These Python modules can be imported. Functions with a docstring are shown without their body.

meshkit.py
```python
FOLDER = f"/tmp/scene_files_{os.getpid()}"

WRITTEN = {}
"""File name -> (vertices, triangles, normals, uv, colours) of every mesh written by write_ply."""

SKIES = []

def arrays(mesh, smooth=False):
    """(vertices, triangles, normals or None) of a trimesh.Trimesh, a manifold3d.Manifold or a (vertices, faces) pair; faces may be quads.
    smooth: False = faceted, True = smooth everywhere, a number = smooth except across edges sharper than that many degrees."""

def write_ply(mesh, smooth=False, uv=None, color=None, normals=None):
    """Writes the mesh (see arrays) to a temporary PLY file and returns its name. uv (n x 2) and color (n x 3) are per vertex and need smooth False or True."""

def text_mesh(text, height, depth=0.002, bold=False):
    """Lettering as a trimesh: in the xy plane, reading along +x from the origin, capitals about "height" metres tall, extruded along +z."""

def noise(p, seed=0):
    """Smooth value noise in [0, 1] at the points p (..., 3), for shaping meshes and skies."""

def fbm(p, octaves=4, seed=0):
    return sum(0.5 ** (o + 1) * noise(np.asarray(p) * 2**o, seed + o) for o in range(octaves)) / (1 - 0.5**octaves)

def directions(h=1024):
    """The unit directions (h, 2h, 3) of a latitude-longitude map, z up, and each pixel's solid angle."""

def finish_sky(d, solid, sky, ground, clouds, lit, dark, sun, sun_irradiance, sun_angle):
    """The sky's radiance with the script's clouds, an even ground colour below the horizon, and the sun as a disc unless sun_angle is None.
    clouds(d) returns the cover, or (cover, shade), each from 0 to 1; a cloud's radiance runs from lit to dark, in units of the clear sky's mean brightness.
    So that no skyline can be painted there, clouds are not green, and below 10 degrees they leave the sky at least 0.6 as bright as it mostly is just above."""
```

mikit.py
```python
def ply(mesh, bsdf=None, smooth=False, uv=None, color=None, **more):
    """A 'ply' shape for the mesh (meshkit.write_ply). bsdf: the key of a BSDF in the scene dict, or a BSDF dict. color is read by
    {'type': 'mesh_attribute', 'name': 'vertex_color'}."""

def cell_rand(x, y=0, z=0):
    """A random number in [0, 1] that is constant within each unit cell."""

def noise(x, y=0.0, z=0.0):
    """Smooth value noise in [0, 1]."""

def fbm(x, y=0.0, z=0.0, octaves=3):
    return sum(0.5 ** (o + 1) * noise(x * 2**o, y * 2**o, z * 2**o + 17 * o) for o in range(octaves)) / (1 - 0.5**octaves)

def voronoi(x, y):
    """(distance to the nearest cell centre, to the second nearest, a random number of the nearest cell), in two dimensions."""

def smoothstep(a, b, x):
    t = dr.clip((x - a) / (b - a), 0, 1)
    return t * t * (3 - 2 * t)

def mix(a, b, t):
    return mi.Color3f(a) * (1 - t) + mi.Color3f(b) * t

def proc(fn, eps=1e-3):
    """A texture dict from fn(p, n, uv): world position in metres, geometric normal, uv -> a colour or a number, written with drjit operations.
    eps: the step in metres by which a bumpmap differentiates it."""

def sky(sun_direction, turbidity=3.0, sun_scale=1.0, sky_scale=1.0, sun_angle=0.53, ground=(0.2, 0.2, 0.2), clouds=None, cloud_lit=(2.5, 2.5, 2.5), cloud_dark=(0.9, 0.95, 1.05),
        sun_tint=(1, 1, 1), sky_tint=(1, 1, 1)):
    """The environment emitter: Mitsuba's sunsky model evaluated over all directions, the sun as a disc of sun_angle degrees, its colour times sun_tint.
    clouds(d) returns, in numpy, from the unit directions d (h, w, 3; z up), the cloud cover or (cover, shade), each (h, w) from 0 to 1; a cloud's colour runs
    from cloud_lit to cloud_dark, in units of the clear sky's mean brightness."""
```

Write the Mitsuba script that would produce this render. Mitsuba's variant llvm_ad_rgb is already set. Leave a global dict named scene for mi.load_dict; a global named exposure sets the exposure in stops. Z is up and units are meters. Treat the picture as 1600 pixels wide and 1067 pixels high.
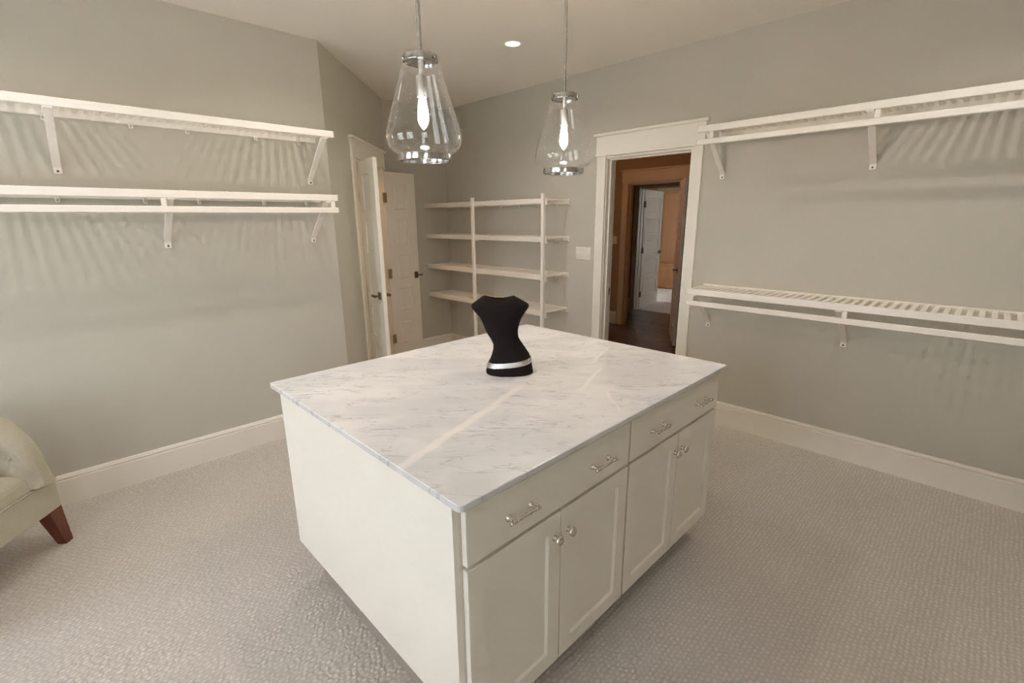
import math, random
import numpy as np
import trimesh
import manifold3d as m3
import drjit as dr
import mitsuba as mi
import mikit
from mikit import noise, fbm, voronoi, smoothstep, mix, cell_rand

random.seed(7)
T = mi.ScalarTransform4f
scene, labels = {}, {}

# ------------------------------------------------------------------ camera
CAM_F, EYE = 744.478, np.array([0.0, 0.0, 1.58])
yaw, pitch, roll = np.radians([45.349, 14.4486, -0.48546])
fw = np.array([math.cos(pitch) * math.cos(yaw), math.cos(pitch) * math.sin(yaw), -math.sin(pitch)])
rt = np.array([math.sin(yaw), -math.cos(yaw), 0.0])
up = np.cross(rt, fw)
r2 = rt * math.cos(roll) + up * math.sin(roll)
u2 = -rt * math.sin(roll) + up * math.cos(roll)
M = np.eye(4)
M[:3, 0], M[:3, 1], M[:3, 2], M[:3, 3] = -r2, u2, fw, EYE
scene['camera'] = {'type': 'perspective', 'fov': math.degrees(2 * math.atan(800 / CAM_F)), 'fov_axis': 'x',
                   'to_world': T(M.tolist()), 'near_clip': 0.02, 'far_clip': 200.0}

# ------------------------------------------------------------------ sky, lamps, exposure
exposure = 0.0
scene['sky'] = mikit.sky((0.75, -0.35, 0.56), turbidity=4.0, sun_scale=0.0, sky_scale=1.0, ground=(0.80, 0.84, 0.82),
                         clouds=lambda d: np.full(d.shape[:2], 0.85), cloud_lit=(1.0, 1.0, 1.01), cloud_dark=(0.9, 0.92, 1.0), sky_tint=(1.01, 1.01, 1.04))
SKY_GAIN = 46.0
scene['sky']['scale'] = SKY_GAIN
CAN = np.array([500.0, 472.0, 435.0])             # recessed lamps in the ceiling
BULB = np.array([450.0, 362.0, 275.0])            # filament bulbs in the pendants
HALL = np.array([26.0, 10.0, 2.2])
CLOSET = np.array([90.0, 48.0, 17.0])
CAN_AT = [(2.68, 2.68), (1.33, 2.68), (-0.02, 2.68), (2.68, 0.05)]

# ------------------------------------------------------------------ dimensions
XR, YL, YC, ZC = 3.601, 3.556, 4.72, 2.779        # right wall, left wall, back wall, ceiling
XW, YB = -1.65, -1.45                              # window wall, wall behind
WT = 0.12
A2, B2 = np.array([1.648, YL]), np.array([1.648 + YC - YL, YC])
E2 = np.array([1, 1]) / math.sqrt(2)               # along the slanted wall
N2 = np.array([1, -1]) / math.sqrt(2)              # out of the slanted wall, into the room

# ------------------------------------------------------------------ helpers
def rgb(*v):
    return {'type': 'rgb', 'value': [float(x) for x in v]}

def bsdf(name, d):
    scene[name] = {'type': 'twosided', 'bsdf': d} if d['type'] not in ('thindielectric', 'dielectric', 'principledthin') else d
    return name

def numbered(k):
    if k not in scene and k not in labels:
        return k
    n = 1
    while f'{k}_{n:03d}' in scene or f'{k}_{n:03d}' in labels:
        n += 1
    return f'{k}_{n:03d}'

def tag(k, label=None, cat=None, group=None, kind=None):
    e = labels.setdefault(k, {})
    for a, b in (('label', label), ('category', cat), ('group', group), ('kind', kind)):
        if b:
            e[a] = b
    return k

def thing(name, label, cat, group=None, kind=None):
    return tag(numbered(name), label, cat, group, kind)

def obj(name, mesh, mat, parent=None, smooth=False, label=None, kind=None, at=None, **more):
    """one mesh as one entry: a top-level thing, or a part under parent. mesh may be a ready ply dict (shared)."""
    key = numbered(f'{parent}__{name}' if parent else name)
    d = dict(mesh) if isinstance(mesh, dict) else mikit.ply(mesh, mat, smooth, **more)
    if at is not None:
        d['to_world'] = at
    scene[key] = d
    if label or kind:
        tag(key, label, None, None, kind)
    return key

def structure(name, mesh, mat, label, cat, smooth=False, parent=None, **more):
    k = obj(name, mesh, mat, parent, smooth, **more)
    return tag(k, label, cat, None, 'structure') if not parent else k

def cat_(ms):
    return trimesh.util.concatenate([m for m in ms])

def cbox(x0, x1, y0, y1, z0, z1, c=0.0015):
    """box with chamfered edges"""
    x0, x1 = min(x0, x1), max(x0, x1); y0, y1 = min(y0, y1), max(y0, y1); z0, z1 = min(z0, z1), max(z0, z1)
    c = min(c, 0.45 * min(x1 - x0, y1 - y0, z1 - z0))
    if c <= 0:
        m = trimesh.creation.box(extents=(x1 - x0, y1 - y0, z1 - z0))
        m.apply_translation(((x0 + x1) / 2, (y0 + y1) / 2, (z0 + z1) / 2))
        return m
    p = []
    for x, sx in ((x0, 1), (x1, -1)):
        for y, sy in ((y0, 1), (y1, -1)):
            for z, sz in ((z0, 1), (z1, -1)):
                p += [(x, y + sy * c, z + sz * c), (x + sx * c, y, z + sz * c), (x + sx * c, y + sy * c, z)]
    return trimesh.convex.convex_hull(np.array(p))

def hull(pts):
    return trimesh.convex.convex_hull(np.asarray(pts, float))

def manif(m):
    return m3.Manifold(m3.Mesh(np.asarray(m.vertices, np.float32), np.asarray(m.faces, np.uint32)))

def tri(m):
    g = m.to_mesh()
    return trimesh.Trimesh(g.vert_properties[:, :3], g.tri_verts, process=False)

def prism(poly, z0, z1):
    cs = m3.CrossSection([np.asarray(poly, float)], m3.FillRule.NonZero)
    return m3.Manifold.extrude(cs, z1 - z0).translate((0, 0, z0))

def lathe(profile, n=48, center=(0, 0, 0), close=False):
    """profile: list of (r, z) bottom to top"""
    pr = np.asarray(profile, float)
    a = np.arange(n) * 2 * np.pi / n
    v = np.stack([pr[:, None, 0] * np.cos(a), pr[:, None, 0] * np.sin(a), np.repeat(pr[:, 1:2], n, 1)], -1).reshape(-1, 3)
    k = len(pr)
    f = []
    for i in range(k - 1 + (1 if close else 0)):
        i2 = (i + 1) % k
        for j in range(n):
            q = (i * n + j, i * n + (j + 1) % n, i2 * n + (j + 1) % n, i2 * n + j)
            f += [(q[0], q[1], q[2]), (q[0], q[2], q[3])]
    m = trimesh.Trimesh(v, np.array(f), process=False)
    m.apply_translation(center)
    return m

def loft(rings, cap=True):
    """rings (k, n, 3) closed loops"""
    R = np.asarray(rings, float)
    k, n, _ = R.shape
    v = R.reshape(-1, 3).tolist()
    f = []
    for i in range(k - 1):
        for j in range(n):
            q = (i * n + j, i * n + (j + 1) % n, (i + 1) * n + (j + 1) % n, (i + 1) * n + j)
            f += [(q[0], q[1], q[2]), (q[0], q[2], q[3])]
    if cap:
        for i, s in ((0, -1), (k - 1, 1)):
            v.append(R[i].mean(0).tolist())
            c = len(v) - 1
            for j in range(n):
                a, b = i * n + j, i * n + (j + 1) % n
                f.append((a, b, c) if s > 0 else (b, a, c))
    return trimesh.Trimesh(np.array(v), np.array(f), process=False)

def rod(p, q, r, n=16, r2=None):
    p, q = np.asarray(p, float), np.asarray(q, float)
    h = np.linalg.norm(q - p)
    g = lathe([(1e-5, 0), (r, 0), (r if r2 is None else r2, h), (1e-5, h)], n)
    g.apply_transform(trimesh.geometry.align_vectors([0, 0, 1], (q - p) / h))
    g.apply_translation(p)
    return g

def slab(o, ax, ay, az, c=0.001):
    """chamfered box spanned by three orthogonal vectors from corner o"""
    ax, ay, az = (np.asarray(a, float) for a in (ax, ay, az))
    lx, ly, lz = (np.linalg.norm(a) for a in (ax, ay, az))
    m = cbox(0, lx, 0, ly, 0, lz, c)
    Rm = np.eye(4); Rm[:3, 0], Rm[:3, 1], Rm[:3, 2], Rm[:3, 3] = ax / lx, ay / ly, az / lz, o
    if np.linalg.det(Rm[:3, :3]) < 0:
        m.invert()
        m.vertices = m.vertices @ Rm[:3, :3].T + Rm[:3, 3]
        return m if m.volume > 0 else trimesh.Trimesh(m.vertices, m.faces[:, ::-1], process=False)
    m.apply_transform(Rm)
    return m

# ------------------------------------------------------------------ materials
def plain(name, c, rough=0.5, spec=0.5, metal=0.0, **k):
    base = rgb(*c) if not callable(c) else mikit.proc(c)
    return bsdf(name, {'type': 'principled', 'base_color': base, 'roughness': rough, 'specular': spec, 'metallic': metal, **k})

def wall_fn(c, amt=0.02):
    def fn(p, n, uv):
        k = 1 + amt * (fbm(p.x * 1.3, p.y * 1.3, p.z * 1.3, 3) - 0.5) + 0.012 * (noise(p.x * 160, p.y * 160, p.z * 160) - 0.5)
        return mi.Color3f(*c) * k
    return fn

plain('paint_wall', wall_fn((0.500, 0.477, 0.414)), 0.75, 0.25)
plain('hall_wall_lampcast', wall_fn((0.36, 0.245, 0.135)), 0.75, 0.25)  # room beige with dim warm lamplight put into the colour
plain('hall_trim_lampcast', (0.62, 0.48, 0.33), 0.42, 0.45)  # white trim with the orange lamp cast put into the colour
plain('paint_ceiling', wall_fn((0.680, 0.645, 0.585)), 0.85, 0.2)
plain('paint_trim', (0.80, 0.765, 0.70), 0.42, 0.45)
plain('paint_shelf', (0.83, 0.795, 0.74), 0.40, 0.45)
plain('paint_cabinet', (0.690, 0.655, 0.580), 0.42, 0.4)
plain('paint_door', (0.78, 0.745, 0.675), 0.42, 0.45)
plain('plastic_white', (0.80, 0.77, 0.71), 0.3, 0.5)
plain('screw_dark', (0.05, 0.045, 0.04), 0.4, 0.5)
plain('bronze', (0.20, 0.15, 0.105), 0.35, 0.5, 0.85)
plain('hinge_bronze', (0.34, 0.24, 0.14), 0.38, 0.5, 0.7)
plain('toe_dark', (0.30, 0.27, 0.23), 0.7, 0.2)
bsdf('chrome', {'type': 'roughconductor', 'specular_reflectance': rgb(0.62, 0.61, 0.60), 'alpha': 0.04, 'material': 'none'})
bsdf('nickel', {'type': 'roughconductor', 'specular_reflectance': rgb(0.70, 0.66, 0.60), 'alpha': 0.16, 'material': 'none'})
bsdf('silver_band', {'type': 'roughconductor', 'specular_reflectance': rgb(0.60, 0.585, 0.57), 'alpha': 0.25, 'material': 'none'})
bsdf('shade_glass', {'type': 'thindielectric', 'int_ior': 1.5})
bsdf('pane_glass', {'type': 'thindielectric', 'int_ior': 1.5})
plain('bubble', (0.85, 0.80, 0.72), 0.15, 0.8)
plain('lamp_body', (0.7, 0.62, 0.5), 0.5)
plain('socket_metal', (0.62, 0.58, 0.52), 0.3, 0.5, 0.8)

def fabric_black(p, n, uv):
    k = 0.75 + 0.5 * noise(p.x * 900, p.y * 900, p.z * 900)
    return mi.Color3f(0.0115, 0.0080, 0.0080) * k
plain('black_jersey', fabric_black, 0.85, 0.12, 0.0, sheen=0.08)

def linen(p, n, uv):
    a = noise(p.x * 60, p.y * 60, p.z * 700) ; b = noise(p.x * 500 + p.y * 300, p.y * 400, p.z * 60)
    return mi.Color3f(0.46, 0.425, 0.335) * (0.90 + 0.12 * a + 0.10 * b)
plain('linen', linen, 0.85, 0.2, 0.0, sheen=0.2)

def mahogany(p, n, uv):
    g = fbm(p.x * 60, p.y * 60, p.z * 6, 3)
    return mix((0.085, 0.020, 0.010), (0.17, 0.045, 0.022), g)
plain('mahogany', mahogany, 0.3, 0.5)

def hall_wood(p, n, uv):
    row = dr.floor(p.x / 0.11)
    t = cell_rand(row, dr.floor((p.y + 3 * cell_rand(row)) / 1.1))
    g = fbm(p.x * 50, p.y * 4 + 9 * t, 0, 3)
    edge = smoothstep(0.0, 0.03, dr.abs(p.x / 0.11 - dr.round(p.x / 0.11)))
    return mix((0.050, 0.027, 0.015), (0.115, 0.066, 0.037), 0.55 * t + 0.45 * g) * (0.5 + 0.5 * edge)
plain('hall_wood', hall_wood, 0.35, 0.4)

def lamplit_orange(p, n, uv):  # warm lamplight on a far wall, put into the colour
    return mix((0.19, 0.075, 0.016), (0.26, 0.11, 0.028), fbm(p.x * 30, p.y * 30, p.z * 3, 3))
plain('lamplit_orange', lamplit_orange, 0.4, 0.4)

def marble(p, n, uv):
    # streaks run along +x -y; stretched, warped noise gives short grey veins, soft bands of quartz give the white ones
    a = (p.x - p.y) * 0.7071; b = (p.x + p.y) * 0.7071
    w = fbm(a * 4, b * 7, 3.0, 3) - 0.5
    w2 = fbm(a * 13 + 4, b * 30, 7.0, 2) - 0.5
    v1 = dr.abs(fbm(a * 3.2, b * 24 + 1.3 * w + 0.45 * w2, 1.0, 4) - 0.5)
    v2 = dr.abs(fbm(a * 9 + 3, b * 64 + 2.2 * w + 1.2 * w2, 5.0, 3) - 0.5)
    v3 = dr.abs(fbm(a * 2.0 + b * 2.2, b * 10 - a * 3 + 2.0 * w, 9.0, 4) - 0.5)
    gate = smoothstep(0.46, 0.68, fbm(a * 6.0, b * 9.0, 11.0, 2))
    gate2 = smoothstep(0.45, 0.67, fbm(a * 13 + 7, b * 17, 21.0, 2))
    gate3 = smoothstep(0.5, 0.7, fbm(a * 5 + 3, b * 5, 31.0, 2))
    vein = (1 - smoothstep(0.0, 0.028, v1)) * gate * 0.46 + (1 - smoothstep(0.0, 0.05, v2)) * gate2 * 0.52 + (1 - smoothstep(0.0, 0.016, v3)) * gate3 * 0.30
    cloud = fbm(a * 3.0 + w, b * 9 + w, 2.0, 4)
    base = mix((0.650, 0.655, 0.675), (0.752, 0.750, 0.765), smoothstep(0.25, 0.70, cloud))
    def bandf(x0, y0, x1, y1, wd, soft):
        dx, dy = x1 - x0, y1 - y0
        ln = math.hypot(dx, dy)
        t = ((p.x - x0) * dx + (p.y - y0) * dy) / ln
        q = dr.abs(((p.x - x0) * dy - (p.y - y0) * dx) / ln + 0.020 * w + 0.012 * w2)
        return (1 - smoothstep(wd * 0.3, wd, q)) * smoothstep(-soft, soft, t) * (1 - smoothstep(ln - soft, ln + soft, t))
    band = bandf(0.60, 1.062, 1.33, 1.290, 0.022, 0.04) + 0.8 * bandf(1.45, 1.085, 1.75, 1.195, 0.014, 0.03) + 0.7 * bandf(1.79, 1.275, 2.10, 1.38, 0.014, 0.03) + 0.6 * bandf(1.38, 0.85, 1.52, 1.01, 0.010, 0.02)
    c = mix(base, (0.36, 0.36, 0.39), dr.clip(vein, 0, 0.8) * (1 - 0.8 * dr.clip(band, 0, 1)))
    return mix(c, (0.87, 0.845, 0.84), dr.clip(band, 0, 1) * 0.6)
plain('marble', marble, 0.22, 0.45)
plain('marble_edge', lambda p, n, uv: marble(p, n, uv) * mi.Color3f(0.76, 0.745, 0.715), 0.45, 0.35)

# carpet: staggered rows of tufted loops
def tuft(x, y):
    wx = 0.020 * (fbm(x * 9, y * 9, 4.0, 3) - 0.5); wy = 0.016 * (fbm(x * 10, y * 10, 8.0, 3) - 0.5)
    y2 = y + wy
    row = dr.floor(y2 / 0.0175)
    xs = (x + wx) / 0.0235 + 0.5 * (row - 2 * dr.floor(row / 2)) + 0.35 * (cell_rand(row, 5) - 0.5) + 0.30 * (noise(x * 55, y * 55) - 0.5)
    ci = dr.floor(xs)
    fx = xs - ci - 0.5 + 0.18 * (cell_rand(ci, row, 1) - 0.5)
    fy = y2 / 0.0175 - row - 0.5 + 0.18 * (cell_rand(ci, row, 2) - 0.5)
    d = dr.sqrt(fx * fx * 3.0 + fy * fy * 3.4)
    return (1 - smoothstep(0.20, 1.0, d)) * (0.45 + 0.75 * cell_rand(ci, row, 3))
def carpet_h(p, n, uv):
    return tuft(p.x, p.y) + 0.16 * noise(p.x * 300, p.y * 300, 0)
def carpet_c(p, n, uv):  # pits between loops darkened: their shade is put into the colour
    k = 0.80 + 0.22 * tuft(p.x, p.y) + 0.16 * (noise(p.x * 450, p.y * 450, 1) - 0.5) + 0.07 * (fbm(p.x * 2.5, p.y * 2.5, 0, 3) - 0.5)
    return mi.Color3f(0.605, 0.555, 0.500) * k
bsdf('carpet', {'type': 'bumpmap', 'arbitrary': mikit.proc(carpet_h, 0.002), 'scale': 0.0048,
                'bsdf': {'type': 'principled', 'base_color': mikit.proc(carpet_c), 'roughness': 1.0, 'specular': 0.0}})

def lamp(mesh, mat, name, parent, radiance, **k):
    key = obj(name, mesh, mat, parent, **k)
    scene[key]['emitter'] = {'type': 'area', 'radiance': rgb(*radiance)}
    return key

# ================================================================== the room shell
def wall(name, poly, holes, label, z1=ZC, z0=0.0, cat='wall'):
    m = prism(poly, z0, z1)
    for h in holes:
        m = m - h
    return structure(name, tri(m), 'paint_wall', label, cat)

def slot(o, e, n, s0, s1, z0, z1, depth=0.5):
    """cutting box: along e from s0 to s1, through the wall"""
    o, e, n = (np.array([*v, 0.0]) for v in (o, e, n))
    return manif(slab(o + e * s0 - n * depth + np.array([0, 0, z0]), e * (s1 - s0), n * 2 * depth, (0, 0, z1 - z0), 0))

DOOR_R = (1.715, 2.495, 2.085)                      # doorway in the right wall: y0, y1, head
DIAG = (0.58, 1.45, 2.085)                          # doorway in the slanted wall: s0, s1, head
wall('wall_left', [(XW - WT, YL), A2, (1.598, YL + WT), (XW - WT, YL + WT)], [], 'long plain greige wall behind the two shelves on the left')
wall('wall_diagonal', [A2, (1.598, YL + WT), (2.762, YC + WT), B2][::-1], [slot(A2, E2, N2, DIAG[0], DIAG[1], -0.1, DIAG[2])],
     'short slanted greige wall that holds the double doors')
wall('wall_back', [B2, (XR, YC), (XR + WT, YC + WT), (2.762, YC + WT)], [], 'narrow greige wall behind the opened door leaf, beside the shelving')
wall('wall_right', [(XR, YB), (XR + WT, YB), (XR + WT, YC + WT), (XR, YC)],
     [slot((XR, 0), (0, 1), (1, 0), DOOR_R[0], DOOR_R[1], -0.1, DOOR_R[2])], 'long greige wall with the open doorway and two shelves on the right')
WIN = [(0.30, 1.35), (1.90, 3.00)]
WZ = (0.45, 2.35)
wall('wall_window', [(XW, YB), (XW, YL), (XW - WT, YL), (XW - WT, YB)][::1],
     [slot((XW, 0), (0, 1), (1, 0), a, b, *WZ) for a, b in WIN], 'greige wall with two windows behind the camera')
FILL_WIN = [(-1.20, -0.42)]  # unseen window added as fill light for the island front
wall('wall_front', [(XW - WT, YB - WT), (XR + WT, YB - WT), (XR + WT, YB), (XW - WT, YB)], [manif(cbox(a, b, YB - 0.3, YB + 0.2, *WZ, 0)) for a, b in FILL_WIN], 'greige wall behind the camera with one window added for fill light')

poly_floor = [(XW - WT, YB - WT), (XR + 0.06, YB - WT), (XR + 0.06, YC + 0.06), (2.787, YC + 0.06), (1.62, YL + 0.06), (XW - WT, YL + 0.06)]
structure('floor', tri(prism(poly_floor, -0.08, 0.0)), 'carpet', 'beige loop-pile carpet with rows of small raised tufts', 'carpet')
poly_ceil = [(XW - WT, YB - WT), (XR + WT, YB - WT), (XR + WT, YC + WT), (2.76, YC + WT), (1.60, YL + WT), (XW - WT, YL + WT)]
ceil = prism(poly_ceil, ZC, ZC + 0.15)
for x, y in CAN_AT:
    ceil = ceil - m3.Manifold.cylinder(0.3, 0.056, 0.056, 48).translate((x, y, ZC - 0.1))
structure('ceiling', tri(ceil), 'paint_ceiling', 'flat greige ceiling with recessed lights', 'ceiling')

# windows
def window(name, o, e, n, w, label):
    """sash window in a wall; o: foot of its left jamb on the room face, e along the wall, n into the room"""
    o, e, n, zz = np.array([*o, 0.0]), np.array([*e, 0.0]), np.array([*n, 0.0]), np.array([0, 0, 1.0])
    z0, z1 = WZ
    def bx(a, b, d0, d1, za, zb, c=0.0015):
        return slab(o + e * a + n * d0 + zz * za, e * (b - a), n * (d1 - d0), zz * (zb - za), c)
    zm = (z0 + z1) / 2
    k = structure(name, cat_([bx(0, .05, -.09, -.04, z0, z1), bx(w - .05, w, -.09, -.04, z0, z1), bx(.05, w - .05, -.09, -.04, z0, z0 + .05), bx(.05, w - .05, -.09, -.04, z1 - .05, z1),
                              bx(.05, w - .05, -.09, -.04, zm - .02, zm + .02)]), 'paint_trim', label, 'window')
    for za, zb in ((z0 + .05, zm - .02), (zm + .02, z1 - .05)):
        q = [o + e * a_ - n * .066 + zz * c_ for a_, c_ in ((.05, za), (w - .05, za), (w - .05, zb), (.05, zb))]
        obj('pane', trimesh.Trimesh(np.array(q), np.array([[0, 1, 2], [0, 2, 3]]), process=False), 'pane_glass', k)
    obj('casing', cat_([bx(-.09, 0, 0, .02, z0 - .03, z1 + .11), bx(w, w + .09, 0, .02, z0 - .03, z1 + .11), bx(0, w, 0, .02, z1, z1 + .11), bx(-.11, w + .11, 0, .05, z0 - .055, z0 - .03), bx(-.09, w + .09, 0, .02, z0 - .14, z0 - .055)]), 'paint_trim', k)
for i, (a, b) in enumerate(WIN):
    window(f'window_{i+1}', (XW, a), (0, 1), (1, 0), b - a, ('white sash window to the left behind the camera', 'white sash window at the left beyond the armchair')[i])
for i, (a, b) in enumerate(FILL_WIN):
    window('window_4', (a, YB), (1, 0), (0, 1), b - a, 'white sash window added behind the camera for fill light')  # added opening, lets in fill light from behind the camera

# ------------------------------------------------------------------ baseboards
BPROF = [(0, 0), (0.016, 0), (0.016, 0.150), (0.0135, 0.1535), (0.0135, 0.158), (0.016, 0.1615), (0.016, 0.168), (0.011, 0.171), (0.009, 0.179), (0.005, 0.184), (0, 0.184)]
def baseboard(name, p, q, inward, label, z=0.0):
    p, q, n = np.array([*p, z]), np.array([*q, z]), np.array([*inward, 0.0])
    R = [[o + n * a + np.array([0, 0, b]) for a, b in BPROF] for o in (p, q)]
    m = loft(R, cap=True)
    m = trimesh.Trimesh(m.vertices, m.faces, process=False)
    m.fix_normals()
    return structure(name, m, 'paint_trim', label, 'baseboard', smooth=20)
baseboard('baseboard_left', (XW, YL), A2, (0, -1), 'white baseboard with beaded top along the left wall')
baseboard('baseboard_right', (XR, YB), (XR, 1.638), (-1, 0), 'white baseboard with beaded top along the right wall, this side of the doorway')
baseboard('baseboard_corner', (XR, 2.566), (XR, YC), (-1, 0), 'white baseboard behind the corner shelving')
baseboard('baseboard_back', B2, (XR, YC), (0, -1), 'short white baseboard on the back wall beside the corner shelving')
baseboard('baseboard_slanted', A2, A2 + E2 * 0.48, N2, 'short white baseboard on the slanted wall left of the double doors')

# ------------------------------------------------------------------ door casings (trim_n)
def casing(name, o, e, n, s0, s1, head, w, hb, label, depth, over=(0.065, 0.065), cap=0.02, clear=0.02, mat='paint_trim', zone=True):
    """craftsman casing around an opening. o: wall foot, e: along the wall, n: out of the wall. s0..s1 = rough opening; clear opening is smaller by 'clear'."""
    o, e, n, zz = np.array([*o, 0.0]), np.array([*e, 0.0]), np.array([*n, 0.0]), np.array([0, 0, 1.0])
    t = thing(name, label, 'door casing', None, 'structure')
    def bx(a, b, d0, d1, z0, z1, c=0.0015):
        return slab(o + e * a + n * d0 + zz * z0, e * (b - a), n * (d1 - d0), zz * (z1 - z0), c)
    a0, a1 = s0 + clear, s1 - clear
    rv = 0.006
    obj('side_casing', bx(a0 - rv - w, a0 - rv, 0, 0.019, 0, head), mat, t)
    obj('side_casing', bx(a1 + rv, a1 + rv + w, 0, 0.019, 0, head), mat, t)
    L, R = a0 - rv - w, a1 + rv + w
    obj('bead', bx(L - 0.012, R + 0.012, 0, 0.028, head, head + 0.016), mat, t)
    obj('head_board', bx(L - over[0] + 0.055, R + over[1] - 0.055, 0, 0.021, head + 0.016, head + hb), mat, t)
    obj('head_cap', bx(L - over[0] + 0.055 - cap, R + over[1] - 0.055 + cap, 0, 0.040, head + hb, head + hb + 0.020), mat, t)
    jm = [bx(s0, a0, -depth, 0.0, 0, head - 0.02), bx(a1, s1, -depth, 0.0, 0, head - 0.02), bx(s0, s1, -depth, 0.0, head - 0.02, head)]
    obj('jamb', cat_(jm), mat, t)
    st = [bx(a0, a0 + 0.012, -depth * 0.62, -depth * 0.32, 0, head - 0.02), bx(a1 - 0.012, a1, -depth * 0.62, -depth * 0.32, 0, head - 0.02),
          bx(a0 + 0.012, a1 - 0.012, -depth * 0.62, -depth * 0.32, head - 0.032, head - 0.02)]
    obj('door_stop', cat_(st), mat, t)
    return t

t1 = casing('trim_1', (XR, 0), (0, 1), (-1, 0), DOOR_R[0], DOOR_R[1], DOOR_R[2], 0.088, 0.160,
            'white craftsman casing with a wide head board around the open doorway in the right wall', 0.13)
obj('strike_plate', cbox(XR + 0.085, XR + 0.112, 2.4725, 2.476, 0.895, 0.955, 0.0005), 'bronze', t1, label='dark strike plate')
t2 = casing('trim_2', A2, E2, N2, DIAG[0], DIAG[1], DIAG[2], 0.088, 0.150,
            'white craftsman casing around the double doors in the slanted wall', 0.13, over=(0.055, 0.055))

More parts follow.
